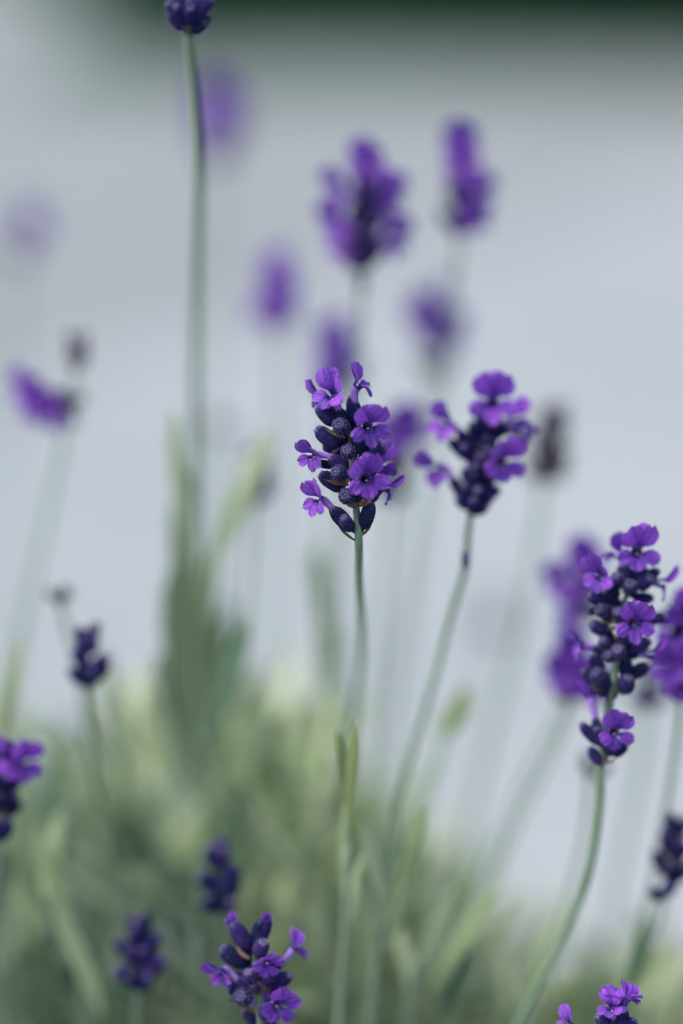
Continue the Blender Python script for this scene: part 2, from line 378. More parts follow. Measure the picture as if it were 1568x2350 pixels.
def leaf_mesh(seed, mat):            # unit length along Y, width scaled on X
    rng = random.Random(seed); V = []; uv = []; nu, nv = 5, 12; b = rng.uniform(.03, .18); sd_ = rng.uniform(-.07, .07)
    for j in range(nv):
        v = j / (nv - 1); wd = interp([(0, .25), (.1, .45), (.35, .85), (.6, 1), (.8, .85), (.93, .5), (1, .06)], v) * .5
        for i in range(nu):
            u = -1 + 2 * i / (nu - 1)
            V.append((u * wd + sd_ * math.sin(3 * v) * 3, v, (.35 * abs(u) * wd - .5 * wd * u ** 4) * .1 - b * v * v)); uv.append((.5 + u / 2, v))
    return mesh('leaf', V, grid_faces(nu, nv), mat, uv)
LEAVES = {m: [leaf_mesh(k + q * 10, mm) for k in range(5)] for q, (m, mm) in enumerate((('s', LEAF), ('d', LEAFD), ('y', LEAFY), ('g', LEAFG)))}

def ground_base(P, pull=.6):         # where a stem that is last seen at P stands in the bed
    return Vector((P.x * pull - .03, P.y + .01, .02))
class Sprig:
    def __init__(s, label, px, z, stem, name='lavender_flower_stalk', group=None, rad=.85, near=False, faded=False, seed=0, dy=0.007):
        """px: head base; stem: further points of the stem down the picture; z: depth of the head"""
        z = deep(z); s.z = z; s.near = near; s.faded = faded; s.rng = random.Random(seed * 31 + 7)
        s.foot = at(px[0], px[1], z); Y = s.foot.y
        P = [s.foot]
        for k, (x, y) in enumerate(stem): P.append(atY(x, y, Y + dy * (k + 1)))
        B = ground_base(P[-1]); L = P[-1]; d = (P[-1] - P[-2]).normalized()
        mid = L + d * min(.06, (L - B).length * .4)
        s.e = link(name, None); s.e.location = B; tag(s.e, label, 'lavender', group); s.base = B
        s.path = P; s.tail = [mid, B]; s.rad = rad; s.head = []; s.tubes = []; s.mouths = []
    def p(s, x, y, d=0): return at(x, y, s.z - d * MM)
    def axis(s, *pts): s.head = [s.p(*q) for q in pts]; return s   # from the head's base upwards
    def add(s, name, me, M): return link(name, me, s.e, Matrix.Translation(-s.base) @ M)
    def bud(s, a, b, r, open_=False, pool=None):
        r *= MM; d = b - a
        ms = CALS if open_ else BUDS[s.faded]
        o = s.add('calyx' if open_ else 'bud', s.rng.choice(ms), frame(a, d, CU + CR * s.rng.uniform(-1, 1), (r, r, d.length)))
        if open_: s.mouths.append((b, d.normalized(), r))
        if s.near: tag(link('fuzz', s.rng.choice(FUZZM), o), kind='stuff')
        return o
    def near_axis(s, q):
        best = None; H = s.head or [s.foot, s.foot + CU * .01]
        for a, b in zip(H, H[1:]):
            t = max(0, min(1, (q - a).dot(b - a) / (b - a).length_squared)); c = a + (b - a) * t
            if best is None or (c - q).length < (best - q).length: best = c
        return best
    def flower(s, thr, F, up=(0, 1), size=1.0, var=None, calyx=True, closed=False, whole=False):
        Fv = cv(*F).normalized(); U = CR * up[0] + CU * up[1]
        pool = CLOSED if closed else COR; k = s.rng.randrange(len(pool)) if var is None else var % len(pool)
        M = frame(thr, Fv, U, (size,) * 3)
        if whole: s.add('flower', COR1[k % len(COR1)], M)
        else:
            o = s.add('flower', pool[k][0], M); s.tubes.append([o, M, Fv, thr, size, None])
            for m in pool[k][1]: link('petal', m, o)
            if s.near and not closed: link('stamen', pool[k][2], o)
        if calyx:
            tip = thr - Fv * (2.6 * MM * size); ax = s.near_axis(tip) - CU * 3.5 * MM
            d = (Fv * .7 + (tip - ax).normalized() * .6).normalized()
            s.bud(tip - d * 5.0 * MM * size, tip, 1.35 * size, True)
    def bract(s, a, b, wd=1.0):
        d = b - a; n = (a - s.near_axis(a) + CF * -.2 * MM).normalized()
        x = d.cross(n); x = (x if x.length > 1e-7 else CR).normalized(); y = d.normalized(); z = x.cross(y)
        L = d.length; M = Matrix.Translation(a) @ Matrix((x, y, z)).transposed().to_4x4() @ Matrix.Diagonal((L * wd, L, L, 1))
        s.add('bract', s.rng.choice(BRM), M)
    def fill(s, whorls, per, r=1.3, L=5.4, back=False, lo=50, hi=18, out=.9, f_rate=0.0):
        """rings of buds round the head's axis"""
        H = s.head; tot = sum((b - a).length for a, b in zip(H, H[1:]))
        for k in range(whorls):
            t = (k + (s.rng.uniform(-.2, .2) if 0 < k < whorls - 1 else 0)) / max(1, whorls - 1) * .86; g = t * tot; c = None
            for a, b in zip(H, H[1:]):
                ln = (b - a).length
                if g <= ln + 1e-9: c = a + (b - a) * (g / ln); ad = (b - a).normalized(); break
                g -= ln
            if c is None: c, ad = H[-1], (H[-1] - H[-2]).normalized()
            e1 = ad.cross(CF).normalized(); e2 = ad.cross(e1); off = s.rng.random() * 6.28
            n = per if k < whorls - 1 else max(3, per - 2)
            for j in range(n):
                a_ = off + 2 * math.pi * j / n + s.rng.uniform(-.25, .25); rd = e1 * math.cos(a_) + e2 * math.sin(a_)
                if back and rd.dot(CF) < .15: continue
                el = R(lo + (hi - lo) * t / .86 + s.rng.uniform(-8, 8)); d = ad * math.cos(el) + rd * math.sin(el)
                b0 = c + rd * (out * MM) + ad * s.rng.uniform(-1.8, 1.8) * MM; ll = L * s.rng.uniform(.8, 1.15) * MM
                if s.rng.random() < f_rate:
                    tip = b0 + d * ll; f = (d + rd * .5)
                    s.bud(b0, tip, r, True)
                    s.flower(tip + d * 2.2 * MM, (f.dot(CR), f.dot(CU), -f.dot(CF)), size=s.rng.uniform(.65, .9), calyx=False, whole=not s.near)
                else: s.bud(b0, b0 + d * ll, r * s.rng.uniform(.85, 1.1))
            for j in range(2):
                a_ = s.rng.random() * 6.28; rd = e1 * math.cos(a_) + e2 * math.sin(a_)
                s.bract(c + rd * .7 * MM - ad * 1 * MM, c + rd * 3.4 * MM + ad * 1.6 * MM, .9)
    def done(s):
        for o, M, Fv, thr, size, _ in s.tubes:           # each corolla tube bends down into its calyx
            m = min(s.mouths, key=lambda q: (q[0] - thr + Fv * 2 * MM).length, default=None)
            if m is None or (m[0] - thr).length > 8 * MM: continue
            p3 = m[0] - m[1] * 1.0 * MM; g = (p3 - thr).length * .42; I = M.inverted(); V = []; uv = []; ns, nv = 24, 12
            for k in range(nv):
                t = k / (nv - 1); a, b, c, d = thr, thr - Fv * g, p3 + m[1] * g, p3; w = 1 - t
                P = a * w ** 3 + b * (3 * w * w * t) + c * (3 * w * t * t) + d * t ** 3
                T = ((b - a) * (3 * w * w) + (c - b) * (6 * w * t) + (d - c) * (3 * t * t)).normalized()
                if k == 0: X = (M.to_3x3() @ Vector((1, 0, 0))).normalized()
                X = (X - T * X.dot(T)).normalized(); W = (-T).cross(X)
                r = interp([(0, 1.35), (.18, 1.27), (.45, 1.08), (.75, .92), (1, .82)], t) * MM * size
                for i in range(ns):
                    an = 2 * math.pi * i / ns; V.append(I @ (P + (X * math.cos(an) + W * math.sin(an)) * (r * (1 + .03 * math.cos(10 * an))))); uv.append((i / ns, 1 - t))
            o.data = mesh('corolla', V, [f[::-1] for f in grid_faces(ns, nv, True)], TUBE, uv)
        P = list(reversed(s.head)) + (s.path[1:] if s.head else s.path) + s.tail
        Q = [q - s.base for q in catmull(P, 9)]
        s.add('stem', tube_mesh('stem', Q, lambda t: s.rad * MM * (.62 + .5 * min(1, t * 3.2)), STEM, 12, .07), Matrix.Translation(s.base))
        return s.e

def cropper(S, ox, oy, sc, ds=.9):          # coordinates measured in an enlarged piece of the picture
    k = 1568 / 1668
    return lambda x, y, d=0: S.p((ox + x / sc) * k, (oy + y / sc) * k, d * ds)

# ---- the sharp flower head in the middle
A = Sprig('sharp full violet lavender head in focus on a thin curving stem', (819, 1240), .590,
          [(824, 1330), (829, 1420), (827, 1510), (817, 1600), (807, 1690), (799, 1800), (791, 1950), (784, 2150), (780, 2350)], near=True, seed=1, rad=.9, dy=.018)
q = cropper(A, 680, 850, 4.612)
A.head = [q(905, 2306), q(885, 1900), q(840, 1500), q(795, 1050), q(790, 800)]
A.flower(q(1005, 880, 6.5), (.28, .02, .95), (-.12, 1), 1.0, 0)
A.flower(q(985, 1465, 7.0), (.10, .05, .98), (-.28, 1), 1.06, 1)
A.flower(q(628, 560, 2.5), (-.38, .55, .62), (.25, 1), .98, 2, calyx=False)
A.bud(q(720, 850, 1.0), q(672, 690, 2.2), 1.75, True)
A.flower(q(500, 560, -3.0), (-.75, .1, .1), (.1, 1), .8, 7, calyx=False); A.bud(q(690, 800, -3), q(590, 640, -3), 1.4, True)
A.flower(q(880, 440, 1.5), (.52, .72, .28), (-.8, .6), .86, 3, calyx=False)
A.bud(q(830, 850, .5), q(868, 600, 1.4), 1.6, True); A.bud(q(815, 850, -1.5), q(812, 545, -1.5), 1.1)
A.flower(q(410, 1205, 3.0), (-.62, -.05, .66), (.15, 1), .8, 4, calyx=False)
A.bud(q(760, 1370, 1.5), q(570, 1215, 2.6), 1.6, True); A.bud(q(620, 1330, .2), q(435, 1285, .2), 1.05)
A.flower(q(480, 1710, 2.5), (-.70, .12, .5), (.35, 1), .86, 5, calyx=False)
A.bud(q(835, 2050, 1.5), q(600, 1800, 2.4), 1.85, True); A.bud(q(800, 2030, 2.0), q(735, 1900, 6.0), 1.5)
A.flower(q(1190, 1570, -3.5), (.75, -.15, .0), (.2, 1), .8, 6, calyx=False); A.bud(q(960, 1730, -2), q(1120, 1640, -3), 1.4, True)
A.flower(q(1130, 1330, -4), (.3, .3, -.6), (0, 1), .85, 8)
A.bud(q(640, 860, 1.5), q(440, 645, 3.2), 1.85)
A.bud(q(735, 920, 1.8), q(680, 850, 7.4), 2.05)
A.bud(q(680, 1110, .5), q(425, 905, 0), 1.95)
A.bud(q(800, 1190, 1.5), q(772, 1145, 6.8), 1.8)
A.bud(q(880, 1190, 1.2), q(925, 955, 3.2), 1.75)
A.bud(q(930, 1200, -.5), q(1130, 1030, -.2), 1.75)
A.bud(q(980, 1240, .5), q(1195, 1105, 2.2), 1.75)
A.bud(q(740, 1430, 1.4), q(640, 1388, 6.8), 1.95)
A.bud(q(730, 1590, .4), q(470, 1415, .6), 1.9)
A.bud(q(800, 1690, 1.4), q(745, 1650, 7.0), 2.0)
A.bud(q(870, 1700, 1.0), q(930, 1560, 4.0), 1.9); A.bud(q(950, 1680, .5), q(1185, 1530, .5), 1.7)
A.bud(q(955, 2030, 1.0), q(1045, 1740, 1.5), 1.75)
A.bud(q(760, 1080, -1), q(690, 960, 1), 1.5); A.bud(q(830, 1080, -1.5), q(1010, 920, -1.5), 1.6); A.bud(q(740, 1560, -1.6), q(640, 1330, -3.4), 1.6)
A.bud(q(640, 1180, -2.5), q(520, 1080, -4.5), 1.5)
A.bract(q(760, 1010, 3.4), q(520, 905, 4.4), .42); A.bract(q(720, 1000, 4), q(670, 920, 5.0), 1.3); A.bract(q(800, 1000, 3.4), q(925, 890, 4.5), .8)
A.bract(q(800, 1540, 3.2), q(500, 1480, 3.8), .38); A.bract(q(760, 1535, 4.0), q(790, 1460, 4.6), 1.5)
A.bract(q(880, 1775, 2.0), q(785, 1775, 4.0), 1.1); A.bract(q(900, 1770, 2.2), q(1070, 1690, 4.2), .8); A.bract(q(910, 1765, 3), q(960, 1700, 4.4), 1.2)
A.bract(q(865, 2160, 1.2), q(660, 2010, 2.2), .3); A.bract(q(935, 2110, 1.2), q(1085, 1920, 2.0), .36); A.bract(q(640, 1180, 1), q(690, 1110, 1.5), .9)
full = A.head[1:]; A.head = [q(862, 1680)] + A.head[2:]; A.path[0] = q(905, 2200); A.fill(4, 7, 1.6, 5.2, back=True, out=1.2, f_rate=.12)
A.head = [q(905, 2200)] + full; A.done()

# ---- the softer head to its right
B = Sprig('soft violet lavender head with a single bud lower on its stem', (1084, 1160), .612,
          [(1074, 1230), (1066, 1310), (1038, 1400), (985, 1600), (930, 1780), (906, 1900), (890, 2050), (862, 2160), (840, 2350)], seed=2, rad=.8, dy=.004)
q = cropper(B, 1000, 880, 3.5636)
B.head = [q(540, 1280), q(585, 1000), q(630, 720), q(670, 500)]
B.flower(q(722, 365, 2), (.0, .22, .95), (.02, 1), 1.28, 0); B.flower(q(795, 880, 6), (.28, .0, .95), (-.05, 1), 1.15, 1)
B.flower(q(345, 560, 2), (-.6, .25, .5), (.35, 1), 1.0, 4, calyx=False); B.bud(q(520, 720, 1), q(420, 610, 1.5), 1.5, True)
B.flower(q(270, 935, 1), (-.8, -.15, .35), (.0, 1), 1.0, 5, calyx=False); B.bud(q(480, 1190, .5), q(360, 1020, 1), 1.6, True)
B.flower(q(880, 520, -1.5), (.62, .3, -.4), (.1, 1), .9, 3); B.flower(q(950, 640, -5), (.7, -.2, -.4), (0, 1), .7, 6)
for a, b, r in ((q(590, 690, 1), q(540, 540, 4), 1.6), (q(650, 660, 1.5), q(650, 470, 3), 1.6), (q(700, 650, 1), q(770, 470, 1.4), 1.6), (q(540, 820, 1), q(460, 740, 5), 1.7),
                (q(520, 860, 0), q(350, 690, 0), 1.6), (q(620, 960, 1.4), q(570, 910, 6.4), 1.8), (q(620, 1170, 1), q(590, 1120, 6), 1.8), (q(540, 1220, .4), q(390, 1060, .6), 1.7),
                (q(650, 1190, .4), q(785, 1110, 1), 1.6), (q(680, 1020, .5), q(760, 960, 1), 1.7), (q(740, 680, .5), q(830, 560, 0), 1.6), (q(660, 850, 1), q(690, 760, 4.4), 1.5)):
    B.bud(a, b, r)
B.bract(q(640, 790, 4), q(600, 740, 5.6), 1.3); B.bract(q(520, 1240, 1), q(400, 1200, 1.5), .7); B.bract(q(600, 1250, 1), q(700, 1190, 2), .8)
B.fill(5, 9, 1.6, 5.2, out=1.1)
B.path[0] = q(540, 1280)
x0, y0 = 1000, 880
B.bud(B.p(1069, 1305, .9), B.p(1069, 1262, 1.4), 1.0); B.bract(B.p(1067, 1315, .9), B.p(1064, 1280, 1.2), .5)
B.done()

# ---- the full head on the right with a lower whorl
C = Sprig('large violet lavender head with a separate whorl of flowers below', (1408, 1530), .600,
          [(1402, 1600), (1388, 1690), (1378, 1760), (1376, 1850), (1352, 2000), (1302, 2130), (1226, 2280), (1190, 2350), (1150, 2420)], seed=3, near=True, rad=.95, dy=.001)
q = cropper(C, 1320, 1260, 3.672)
C.head = [q(640, 1600), q(690, 1250), q(730, 900), q(820, 480)]
C.flower(q(862, 320, 3), (.05, .22, .95), (-.02, 1), 1.12, 1); C.flower(q(560, 545, 3.5), (-.55, .2, .65), (.15, 1), .92, 2, calyx=False)
C.bud(q(680, 740, 1), q(630, 620, 2), 1.6, True)
C.flower(q(832, 955, 6.5), (.12, .08, .95), (-.0, 1), 1.02, 0); C.flower(q(1060, 600, -.5), (.8, -.1, .15), (.2, 1), .85, 5)
C.flower(q(960, 1235, -1), (.85, .0, .1), (0, 1), .8, 7); C.flower(q(385, 1160, -.5), (-.75, .15, .1), (0, 1), .8, 6)
C.flower(q(660, 1935, 5), (.15, .15, .92), (.05, 1), .95, 3); C.flower(q(440, 1640, -2.5), (-.3, .8, -.35), (-.6, .4), .9, 4, calyx=False)
C.bud(q(520, 2020, 0), q(492, 1800, -1.5), 1.4, True)
for a, b, r in ((q(740, 620, 1.5), q(668, 530, 5.5), 1.9), (q(800, 680, 1.6), q(803, 605, 7), 2.0), (q(880, 640, 1), q(985, 545, 5), 1.9), (q(830, 560, .4), q(780, 420, 1), 1.6), (q(860, 560, 1), q(930, 440, 2), 1.7),
                (q(900, 590, 0), q(1060, 480, .5), 1.5), (q(640, 780, .6), q(430, 700, 1), 1.7), (q(690, 800, .6), q(560, 690, 1.5), 1.7), (q(640, 900, 1.2), q(520, 830, 6), 2.0), (q(720, 920, 1.4), q(690, 850, 6.5), 1.8),
                (q(640, 1060, .6), q(450, 970, 1.4), 1.8), (q(620, 1190, 1), q(545, 1105, 5), 1.6), (q(700, 1250, 1.4), q(690, 1190, 7), 1.9), (q(640, 1270, 1), q(600, 1240, 5.5), 1.6), (q(740, 1180, .4), q(760, 1040, 3), 1.9),
                (q(780, 1200, .4), q(985, 1115, 2), 1.8), (q(860, 960, 0), q(1130, 895, 1.5), 1.5), (q(590, 1540, .8), q(490, 1390, 4.6), 2.3), (q(560, 1560, 0), q(385, 1370, 0), 1.8), (q(540, 1400, -1), q(480, 1230, -1), 1.8), (q(740, 1580, .8), q(790, 1440, 4), 2.0),
                (q(760, 1440, 0), q(770, 1280, 1), 1.7), (q(790, 1440, -1), q(960, 1330, 0), 1.7), (q(830, 730, 0), q(1010, 740, 0), 1.5), (q(570, 800, -1), q(420, 880, -1), 1.2),
                (q(520, 2040, .8), q(360, 1860, 1), 1.5), (q(540, 2060, 1), q(500, 1900, 2), 1.6), (q(600, 2130, 1), q(620, 2010, 4), 1.7), (q(640, 2140, .6), q(770, 2040, 1.4), 1.7), (q(545, 2230, -1), q(440, 2070, -3), 1.4)):
    C.bud(a, b, r)
for a, b in ((q(560, 1560, 1.5), q(450, 1530, 3)), (q(740, 1580, 1.5), q(800, 1580, 3)), (q(560, 2200, 1), q(690, 2190, 3)), (q(580, 2220, 1), q(600, 2120, 2.4)), (q(660, 960, 3), q(560, 940, 4)), (q(690, 1000, 3), q(600, 1010, 4.4))): C.bract(a, b, .9)
for a, b in ((q(590, 1600), q(600, 1560)), (q(690, 1600), q(720, 1560))): pass
C.fill(4, 7, 1.5, 5.2, back=True, out=1.2, f_rate=.12); C.path[0] = q(640, 1600); C.done()

# ---- the low head at the bottom
D = Sprig('low violet lavender head of navy buds among the grey-green foliage', (590, 2330), .597, [(588, 2400), (584, 2480)], seed=4, near=True)
q = cropper(D, 440, 2080, 4.3556)
D.head = [q(855, 1830), q(835, 1500), q(790, 1150), q(775, 980)]
D.flower(q(460, 1265, 2), (-.62, -.28, .55), (-.35, 1), .82, 4, calyx=False); D.bud(q(760, 1480, 1), q(590, 1340, 1.6), 1.5, True)
D.flower(q(930, 1165, 6), (.05, -.25, .85), (.35, 1), .72, 5); D.flower(q(1195, 1050, -1), (.55, .55, -.35), (-.2, 1), .78, 6, calyx=False); D.bud(q(920, 1260, 0), q(1110, 1150, -.5), 1.4, True)
D.flower(q(1035, 1620, 4.5), (.3, -.05, .9), (.45, 1), .95, 3)
D.flower(q(590, 800, 1), (-.45, .75, .1), (0, 1), .55, 0, calyx=False, closed=True); D.flower(q(900, 770, 1.5), (.3, .8, .3), (0, 1), .45, 1, calyx=False, closed=True)
for a, b, r in ((q(740, 1030, .8), q(555, 750, 1.2), 2.1), (q(800, 1020, .6), q(945, 685, .6), 1.9), (q(790, 960, 0), q(850, 730, 2), 1.4), (q(700, 1210, .6), q(440, 1020, 1), 2.2), (q(740, 1180, 0), q(620, 1030, -1), 1.6), (q(830, 1090, 1.2), q(890, 955, 5.4), 1.9),
                (q(760, 1460, .8), q(560, 1310, 0), 1.9), (q(700, 1560, 1.2), q(640, 1530, 6.6), 2.3), (q(700, 1520, 0), q(520, 1430, .4), 1.7), (q(880, 1420, .8), q(1000, 1260, 3), 2.1), (q(900, 1450, 0), q(1180, 1310, 1.2), 2.0),
                (q(840, 1330, 1), q(830, 1190, 4.5), 1.8), (q(760, 1380, 1), q(720, 1270, 4), 1.8), (q(900, 1740, .8), q(930, 1650, 6), 2.0), (q(830, 1440, .5), q(760, 1400, 3), 1.6), (q(790, 1300, -1), q(700, 1230, -2), 1.6)):
    D.bud(a, b, r)
for a, b in ((q(900, 1500, 2.4), q(830, 1370, 4)), (q(940, 1500, 2.4), q(890, 1350, 4)), (q(800, 1700, 1.2), q(650, 1620, 2.2)), (q(620, 1570, 1), q(500, 1580, 2)), (q(740, 1130, 3), q(580, 1010, 2.6)), (q(830, 1790, 1), q(1010, 1800, 2)), (q(880, 1640, 1), q(910, 1560, 2))): D.bract(a, b, .7)
D.fill(3, 7, 1.5, 5.2, back=True, out=1.2, f_rate=.1); D.path[0] = q(855, 1830); D.done()

# ---- the tall stalk cut by the top edge
E = Sprig('tall straight lavender stalk with a navy head above everything else', (432, 62), .603,
          [(438, 130), (450, 260), (457, 400), (453, 600), (450, 760), (446, 1000), (446, 1200), (450, 1500), (452, 1900)], seed=5, rad=1.12, dy=.011)
E.axis((432, 62), (434, 10), (436, -90), (438, -230)); E.path[0] = E.head[0]
for a, b, r in (((430, 50), (385, 5), 2.0), ((436, 50), (425, 5), 2.1), ((442, 52), (485, -5), 1.9), ((432, 44), (405, -15), 2.0), ((440, 44), (460, -10), 2.0)):
    E.bud(E.p(*a, 1), E.p(*b, 2.5), r)
E.bract(E.p(432, 62, 1), E.p(405, 48, 2), .8); E.bract(E.p(436, 60, 1), E.p(470, 30, 2), .8); E.bract(E.p(434, 66, 1), E.p(430, 50, 2), 1)
E.fill(4, 8, 1.6, 5.4, out=1.1, f_rate=.0); E.done()

# ---- the head rising from below the bottom edge
Yh = Sprig('lavender head with an erect fan petal, low beside the curving stem', (1420, 2450), .590, [(1418, 2520)], seed=6, near=True)
q = cropper(Yh, 1380, 2380, 5.444)
Yh.head = [q(700, 1500), q(690, 1000), q(690, 700)]
Yh.flower(q(745, 430, 1.5), (.05, .75, -.35), (0, -1), 1.05, 2, calyx=False); Yh.bud(q(720, 800, 1.5), q(735, 560, 2), 1.7, True)
Yh.flower(q(75, 680, 1), (-.6, .5, .3), (0, 1), .7, 3)
for a, b, r in ((q(620, 760, .5), q(535, 440, 0), 1.5), (q(600, 800, 1.2), q(440, 530, 3), 1.7), (q(760, 780, 1), q(925, 590, 1.5), 1.8), (q(660, 820, 2), q(640, 700, 5), 1.6)): Yh.bud(a, b, r)
Yh.fill(3, 7, 1.5, 5.2, out=1.1, f_rate=.2); Yh.done()

# ---- softer and softer heads behind: base, top, flowers by place, stem
def soft(label, base, top, z, flowers, stem, seed, whorls=3, per=6, faded=False, extra=(), r=1.6, L=5.8, f_rate=0, group=None, size=1.1, lo=50):
    f = deep(z) / z; r *= f; L *= f; size *= f
    S = Sprig(label, base, z, stem, seed=seed, faded=faded, rad=.58 * f, group=group)
    S.axis(base, ((base[0] + top[0]) / 2, (base[1] + top[1]) / 2), top)
    S.fill(whorls, per, r, L, f_rate=f_rate, lo=lo)
    cx = (base[0] + top[0]) / 2
    for (x, y, *rest) in flowers:
        d = rest[0] if rest else 3.5
        hx = (x - S_x(base, top, y)) / 60.0
        S.flower(S.p(x, y, d), (max(-.8, min(.8, hx)), .15, .8), size=size, whole=True)
    for (a, b, rr) in extra: S.bud(S.p(*a, 1), S.p(*b, 2), rr * f)
    S.done(); return S
def S_x(b, t, y): return b[0] + (t[0] - b[0]) * max(0, min(1, (b[1] - y) / max(1, b[1] - t[1])))
soft('blurred violet lavender head with a lone flower on top, bud below', (830, 612), (842, 400), .655, [(842, 378), (785, 515), (882, 450), (888, 552), (792, 440, 1), (800, 560, 0), (860, 480, -3)],
     [(828, 700), (818, 850), (800, 1100), (780, 1500), (770, 1900)], 11, 6, 9, r=1.9, extra=(((829, 668), (833, 630), 1.3),))
soft('blurred slim violet lavender head beside the one with a lone top flower', (1055, 525), (1062, 340), .665, [(1058, 335), (1060, 385, 5), (1085, 455), (1075, 500, 3)],
     [(1045, 640), (1020, 850), (960, 1200), (900, 1600), (880, 1900)], 12, 3, 6)
soft('faint violet lavender head right behind the tall straight stalk', (505, 370), (500, 250), .775, [(500, 230), (495, 290, 5), (520, 300), (510, 260, 6)],
     [(500, 520), (480, 800), (470, 1200), (470, 1600)], 13, 3, 5, f_rate=.4, L=5.5)
soft('very faint lilac smudge of a lavender head apart from all the others', (40, 600), (62, 490), .78, [(70, 525)],
     [(30, 760), (20, 1000), (10, 1500), (0, 1900)], 14, 2, 5, True)
soft('small faint violet lavender head over the pale paving', (642, 755), (638, 650), .715, [(640, 680), (645, 710, 5), (635, 650, 2)],
     [(640, 900), (630, 1200), (620, 1700)], 15, 2, 5, f_rate=.4)
soft('faint lavender head peeking over the sharp head\'s top petals', (765, 900), (772, 790), .705, [(765, 790), (780, 820, 4)],
     [(760, 1000), (750, 1300), (745, 1700)], 16, 2, 6, f_rate=.2)
soft('faint greyish violet lavender head above the soft head with the low bud', (1000, 850), (992, 720), .71, [(985, 715), (1025, 760), (1005, 770, 5)],
     [(990, 1000), (950, 1300), (900, 1750)], 17, 3, 7, f_rate=.1)
soft('blurred violet lavender head tucked behind the sharp head\'s right side', (900, 1140), (908, 1000), .672, [(918, 975), (885, 1010), (930, 990, 1)],
     [(890, 1250), (870, 1500), (840, 1900)], 18, 3, 6)
soft('faded grey lavender head gone over, behind the soft head', (1250, 1090), (1272, 960), .675, [], [(1235, 1200), (1190, 1450), (1100, 1800), (1040, 2100)], 19, 4, 8, True, r=1.5, L=6.5, lo=62)
S = soft('blurred lavender stalk with drooping violet flowers and a dark bud tip', (158, 935), (180, 800), .66, [(110, 915), (75, 895), (130, 945), (100, 935, 0)],
     [(135, 1060), (95, 1250), (45, 1480), (10, 1700), (0, 1900)], 20, 2, 4, True, extra=(((176, 845), (182, 778), 1.9), ((178, 848), (196, 795), 1.7), ((174, 846), (165, 795), 1.6)), r=1.2)
soft('small dark violet bud head on a thin stem above the foliage gap', (203, 1568), (200, 1480), .625, [], [(208, 1640), (222, 1700), (245, 1800), (260, 1950)], 21, 2, 6, r=1.6, lo=40,
     extra=(((200, 1500), (188, 1458), 1.9), ((205, 1500), (215, 1462), 1.9), ((205, 1540), (250, 1505), 1.8), ((200, 1530), (168, 1490), 1.8)))
soft('tiny dark lavender bud on a hair-thin curved stem', (136, 1378), (143, 1345), .640, [], [(150, 1430), (175, 1520), (200, 1660), (215, 1850)], 22, 1, 3, True, r=1.1, L=3.6)
soft('lavender head with one bright violet flower at the foliage\'s edge', (5, 1860), (10, 1730), .617, [(44, 1752), (-10, 1740)], [(0, 1950), (-10, 2100)], 23, 3, 6, extra=(((5, 1925), (18, 1880), 2.0), ((0, 1930), (-10, 1880), 2.0)))
soft('small dark violet head of three bud clusters over deep green foliage', (515, 2075), (498, 1970), .625, [], [(512, 2160), (508, 2300), (505, 2400)], 24, 2, 5, r=1.7,
     extra=(((500, 1990), (485, 1945), 2.3), ((502, 1990), (512, 1945), 2.2), ((505, 2030), (455, 2015), 2.2), ((512, 2025), (550, 1990), 2.3), ((512, 2060), (520, 2025), 2.3), ((500, 2050), (475, 2020), 2.2)))
soft('dark violet bud head on a thick pale stem in the deepest foliage', (316, 2262), (318, 2140), .625, [], [(315, 2330), (312, 2420)], 25, 3, 6, r=1.7, f_rate=.05,
     extra=(((318, 2160), (312, 2108), 2.0), ((325, 2190), (370, 2140), 2.0), ((325, 2230), (380, 2200), 2.1), ((310, 2200), (268, 2160), 2.0), ((312, 2240), (262, 2230), 2.2)))
soft('violet lavender head partly outside the frame beside the large head', (1562, 1590), (1570, 1420), .618, [(1556, 1450), (1575, 1400), (1545, 1530), (1565, 1565, 2)], [(1550, 1720), (1520, 1900), (1480, 2100), (1420, 2320)], 26, 4, 7)
soft('blurred violet lavender head behind the large head\'s upper left', (1335, 1420), (1340, 1300), .655, [(1340, 1280), (1298, 1340), (1345, 1330, 1)], [(1300, 1600), (1200, 1800), (1090, 2050)], 27, 3, 6)
soft('blurred violet lavender head between the large head and its lower whorl', (1315, 1600), (1312, 1500), .650, [(1310, 1495), (1330, 1560), (1295, 1545), (1355, 1580, 1)], [(1270, 1720), (1180, 1900), (1080, 2150)], 28, 2, 6, f_rate=.2)
soft('faint dark lavender head behind the large head\'s right edge', (1488, 1615), (1500, 1550), .665, [], [(1470, 1750), (1430, 1950), (1380, 2200)], 29, 2, 6)
X = soft('dark lavender stalk with a crooked curl of buds below its head', (1535, 2010), (1552, 1915), .625, [], [(1530, 2050), (1500, 2150), (1440, 2290), (1420, 2400)], 30, 3, 6, r=1.6,
     extra=(((1530, 2045), (1500, 2062), 1.6), ((1545, 2020), (1528, 2055), 1.8), ((1505, 2055), (1492, 2040), 1.5)))
soft('small dim lavender bud behind the lower whorl of the large head', (1352, 1770), (1358, 1720), .64, [], [(1345, 1900), (1310, 2050), (1250, 2250)], 31, 1, 4, r=1.4)
soft('faded grey lavender bud hanging over the pale paving', (1130, 1450), (1135, 1395), .80, [], [(1110, 1600), (1050, 1850), (1000, 2100)], 32, 2, 5, True)
soft('dark lavender bud head behind the broad blurred leaf', (582, 1150), (592, 1050), .665, [], [(570, 1300), (550, 1600), (540, 1900)], 33, 3, 6)
soft('faint grey lavender bud beside the tall straight stalk', (500, 990), (503, 945), .74, [], [(498, 1150), (490, 1500), (490, 1900)], 34, 1, 5, True)

